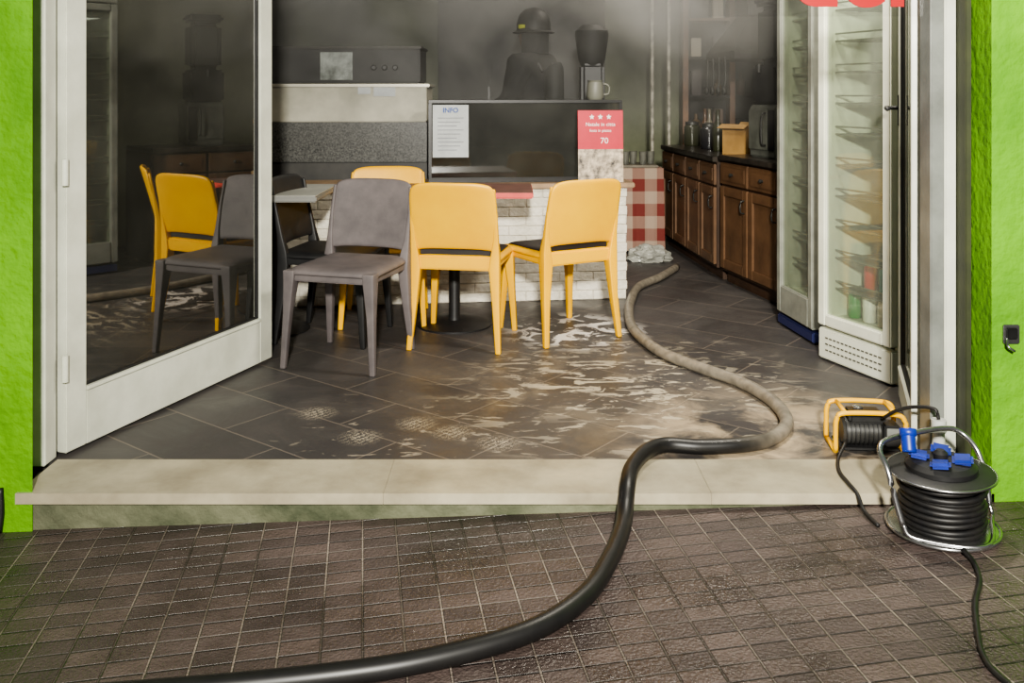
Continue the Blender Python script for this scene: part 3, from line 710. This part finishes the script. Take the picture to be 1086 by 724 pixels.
tube('carry_frame',[(-.172,-.02,.05),(-.18,0,.12),(-.18,.03,.20),(-.165,.08,.245),(-.10,.10,.262),(.10,.10,.262),(.165,.08,.245),(.18,.03,.20),(.18,0,.12),(.172,-.02,.05)],.009,steel,rl,6,10)
tube('stand_foot',[(-.172,-.02,.05),(-.15,-.05,.015),(0,-.165,.012),(.15,-.05,.015),(.172,-.02,.05)],.007,steel,rl,6,10)
tube('plug_body',[(-.085,.04,.236),(-.078,.05,.262),(-.07,.062,.29)],.022,bluep,rl,4,14)
tube('plug_collar',[(-.073,.056,.28),(-.068,.064,.30)],.026,bluep,rl,2,14)
tube('extension_cable',[(1.245,2.60,gz+.012),(1.25,2.55,zs(1.25)+.0075),(1.22,2.46,zs(1.22)+.0075),(1.16,2.36,zs(1.16)+.0075),(1.11,2.25,zs(1.11)+.0075),(1.07,2.14,zs(1.07)+.0075),(1.07,2.05,zs(1.07)+.0075),(1.12,1.9,zs(1.12)+.0075)],.007,rubber,None,8,8)

# ---------------------------------------------------------------- small generator inside the door
gn=empty('portable_generator',(1.245,3.325,0),math.radians(-5)); gn.scale=(.84,.84,.80)
ygen=M('generator_yellow',(240,184,2),(226,166,2),.4)
for s in (-1,1):
    tube('frame_loop_%d'%(s+2),[(-.14,s*.08,.011),(-.14,s*.08,.09),(-.135,s*.08,.15),(-.10,s*.08,.175),(.09,s*.08,.175),(.135,s*.08,.15),(.14,s*.08,.09),(.14,s*.08,.011)],.0105,ygen,gn,5,10)
    tube('foot_%d'%(s+2),[(s*.14,-.08,.011),(s*.14,.08,.011)],.0105,ygen,gn,0,10)
    tube('cross_%d'%(s+2),[(s*.10,-.08,.175),(s*.10,.08,.175)],.009,ygen,gn,0,10)
lathe('engine',[(.05,-.1),(.058,-.09),(.058,.05),(.045,.06),(.03,.08)],M('engine_grey',(90,90,88),(60,60,58),.4,.5),gn,(0,0,.075),28,(0,math.pi/2,0))
for k in range(8): lathe('fin_%d'%k,[(.066,0),(.066,.005)],black_p,gn,(-.09+.018*k,0,.075),28,(0,math.pi/2,0))
box('tank',(-.08,-.06,.12),(.07,.06,.162),black_p,gn,.012)
box('control_box',(.06,-.07,.03),(.125,.02,.12),black_p,gn,.006)
box('outlet_face',(.068,-.073,.07),(.117,-.07,.11),grey_al,gn,.002)
box('base_plate',(-.12,-.07,.012),(.12,.07,.022),black_p,gn,.002)
lathe('fuel_cap',[(.02,.162),(.022,.18),(.012,.184)],steel,gn,(-.03,0,0))
pg=empty('industrial_plug',(1.385,3.06,.004))
lathe('body',[(.024,0),(.026,.02),(.026,.09),(.02,.11),(.018,.14),(.024,.15),(.024,.185)],M('pale_grey_plastic',(190,192,186),(160,160,156),.4),pg,n=20)
tube('power_lead',[(1.27,3.22,.14),(1.29,3.17,.18),(1.33,3.12,.21),(1.375,3.07,.22),(1.385,3.06,.19)],.006,rubber,None,6,8)
tube('generator_cable',[(1.145,3.235,.05),(1.10,3.18,.014),(1.07,3.08,.012),(1.065,2.98,.014),(1.07,2.92,.006),(1.073,2.87,zs(1.07)+.012),(1.08,2.78,zs(1.07)+.009)],.006,rubber,None,8,8)

# ---------------------------------------------------------------- glass sign with red lettering
sg=empty('window_lettering',(1.16,3.16,1.545))
rl_=M('red_vinyl',(170,0,4),None,.6)
text('letters','der',.32,(0,0,0),rl_,sg,ext=.002,bold=.008)
box('pane',(-.5,.004,-.04),(.22,.008,.80),glass_mat('clear_glass',(252,252,252),.02,.0),sg)

wl=empty('wall_latch',(1.545,2.93,.50))
box('plate',(-.022,-.008,-.03),(.03,.0,.03),steel,wl,.003)
box('bolt',(-.014,-.02,-.012),(.018,-.008,.022),blackm,wl,.003)
tube('hook',[(-.01,-.012,-.01),(-.02,-.03,-.03),(0,-.034,-.045)],.004,steel,wl,4,8)
tube('wall_cable',[(-1.59,2.93,.02),(-1.585,2.925,-.05),(-1.59,2.92,-.11)],.009,rubber,None,5,8)

# ---------------------------------------------------------------- smoke layer hanging below the ceiling
vm=bpy.data.materials.new('smoke_haze'); vm.use_nodes=True; nt=vm.node_tree; nt.nodes.clear()
o_=nt.nodes.new('ShaderNodeOutputMaterial'); v_=nt.nodes.new('ShaderNodeVolumeScatter'); v_.inputs['Anisotropy'].default_value=.1; v_.inputs['Color'].default_value=(.74,.73,.68,1)
g_=nt.nodes.new('ShaderNodeNewGeometry'); n_=nt.nodes.new('ShaderNodeTexNoise'); n_.inputs['Scale'].default_value=1.5; n_.inputs['Detail'].default_value=3; n_.inputs['Distortion'].default_value=.8
nt.links.new(g_.outputs['Position'],n_.inputs['Vector'])
s_=nt.nodes.new('ShaderNodeSeparateXYZ'); nt.links.new(g_.outputs['Position'],s_.inputs[0])
zr=nt.nodes.new('ShaderNodeMapRange'); zr.inputs['From Min'].default_value=.95; zr.inputs['From Max'].default_value=1.85; zr.inputs['To Min'].default_value=.02; zr.inputs['To Max'].default_value=.5; nt.links.new(s_.outputs['Z'],zr.inputs['Value'])
nr=nt.nodes.new('ShaderNodeMapRange'); nr.inputs['From Min'].default_value=.42; nr.inputs['From Max'].default_value=.65; nr.inputs['To Min'].default_value=.06; nr.inputs['To Max'].default_value=1.7; nt.links.new(n_.outputs['Fac'],nr.inputs['Value'])
mu_=nt.nodes.new('ShaderNodeMath'); mu_.operation='MULTIPLY'; nt.links.new(zr.outputs[0],mu_.inputs[0]); nt.links.new(nr.outputs[0],mu_.inputs[1])
nt.links.new(mu_.outputs[0],v_.inputs['Density']); nt.links.new(v_.outputs[0],o_.inputs['Volume'])
box('smoke',(XL+.05,5.0,.95),(XR-.05,YB-.05,ZC-.02),vm)

# ---------------------------------------------------------------- lights
def area(name,loc,target,size,power,col,spread=180):
    l=bpy.data.lights.new(name,'AREA'); l.size=size; l.energy=power; l.color=col; l.spread=math.radians(spread)
    o=bpy.data.objects.new(name,l); o.location=loc
    o.rotation_euler=(Vector(target)-Vector(loc)).to_track_quat('-Z','Y').to_euler(); COL.objects.link(o); return o
area('street_flood_light',(.1,-1.6,2.4),(0.7,5.2,.5),.25,205,(1,.96,.86),95)
area('doorway_fill',(1.15,3.8,2.6),(.7,4.5,0),.3,60,(1,.93,.80))  # added fill light for the right-hand sides, no visible fixture
area('kitchen_lamp',(.9,6.9,2.65),(1.2,6.6,.5),.5,18,(1,.92,.78))
w=bpy.data.worlds.new('world'); S.world=w; w.use_nodes=True
bg=w.node_tree.nodes['Background']; bg.inputs[0].default_value=(.95,.96,1,1); bg.inputs[1].default_value=.14
try:
    S.view_settings.look='AgX - Medium High Contrast'
except Exception: pass

# ---------------------------------------------------------------- camera
cam=bpy.data.cameras.new('camera'); co=bpy.data.objects.new('camera',cam); COL.objects.link(co)
co.location=(0,0,1.25); co.rotation_euler=(math.pi/2,0,0)
cam.sensor_width=36; cam.lens=33.15; cam.shift_y=-.2431; cam.clip_start=.05
S.camera=co
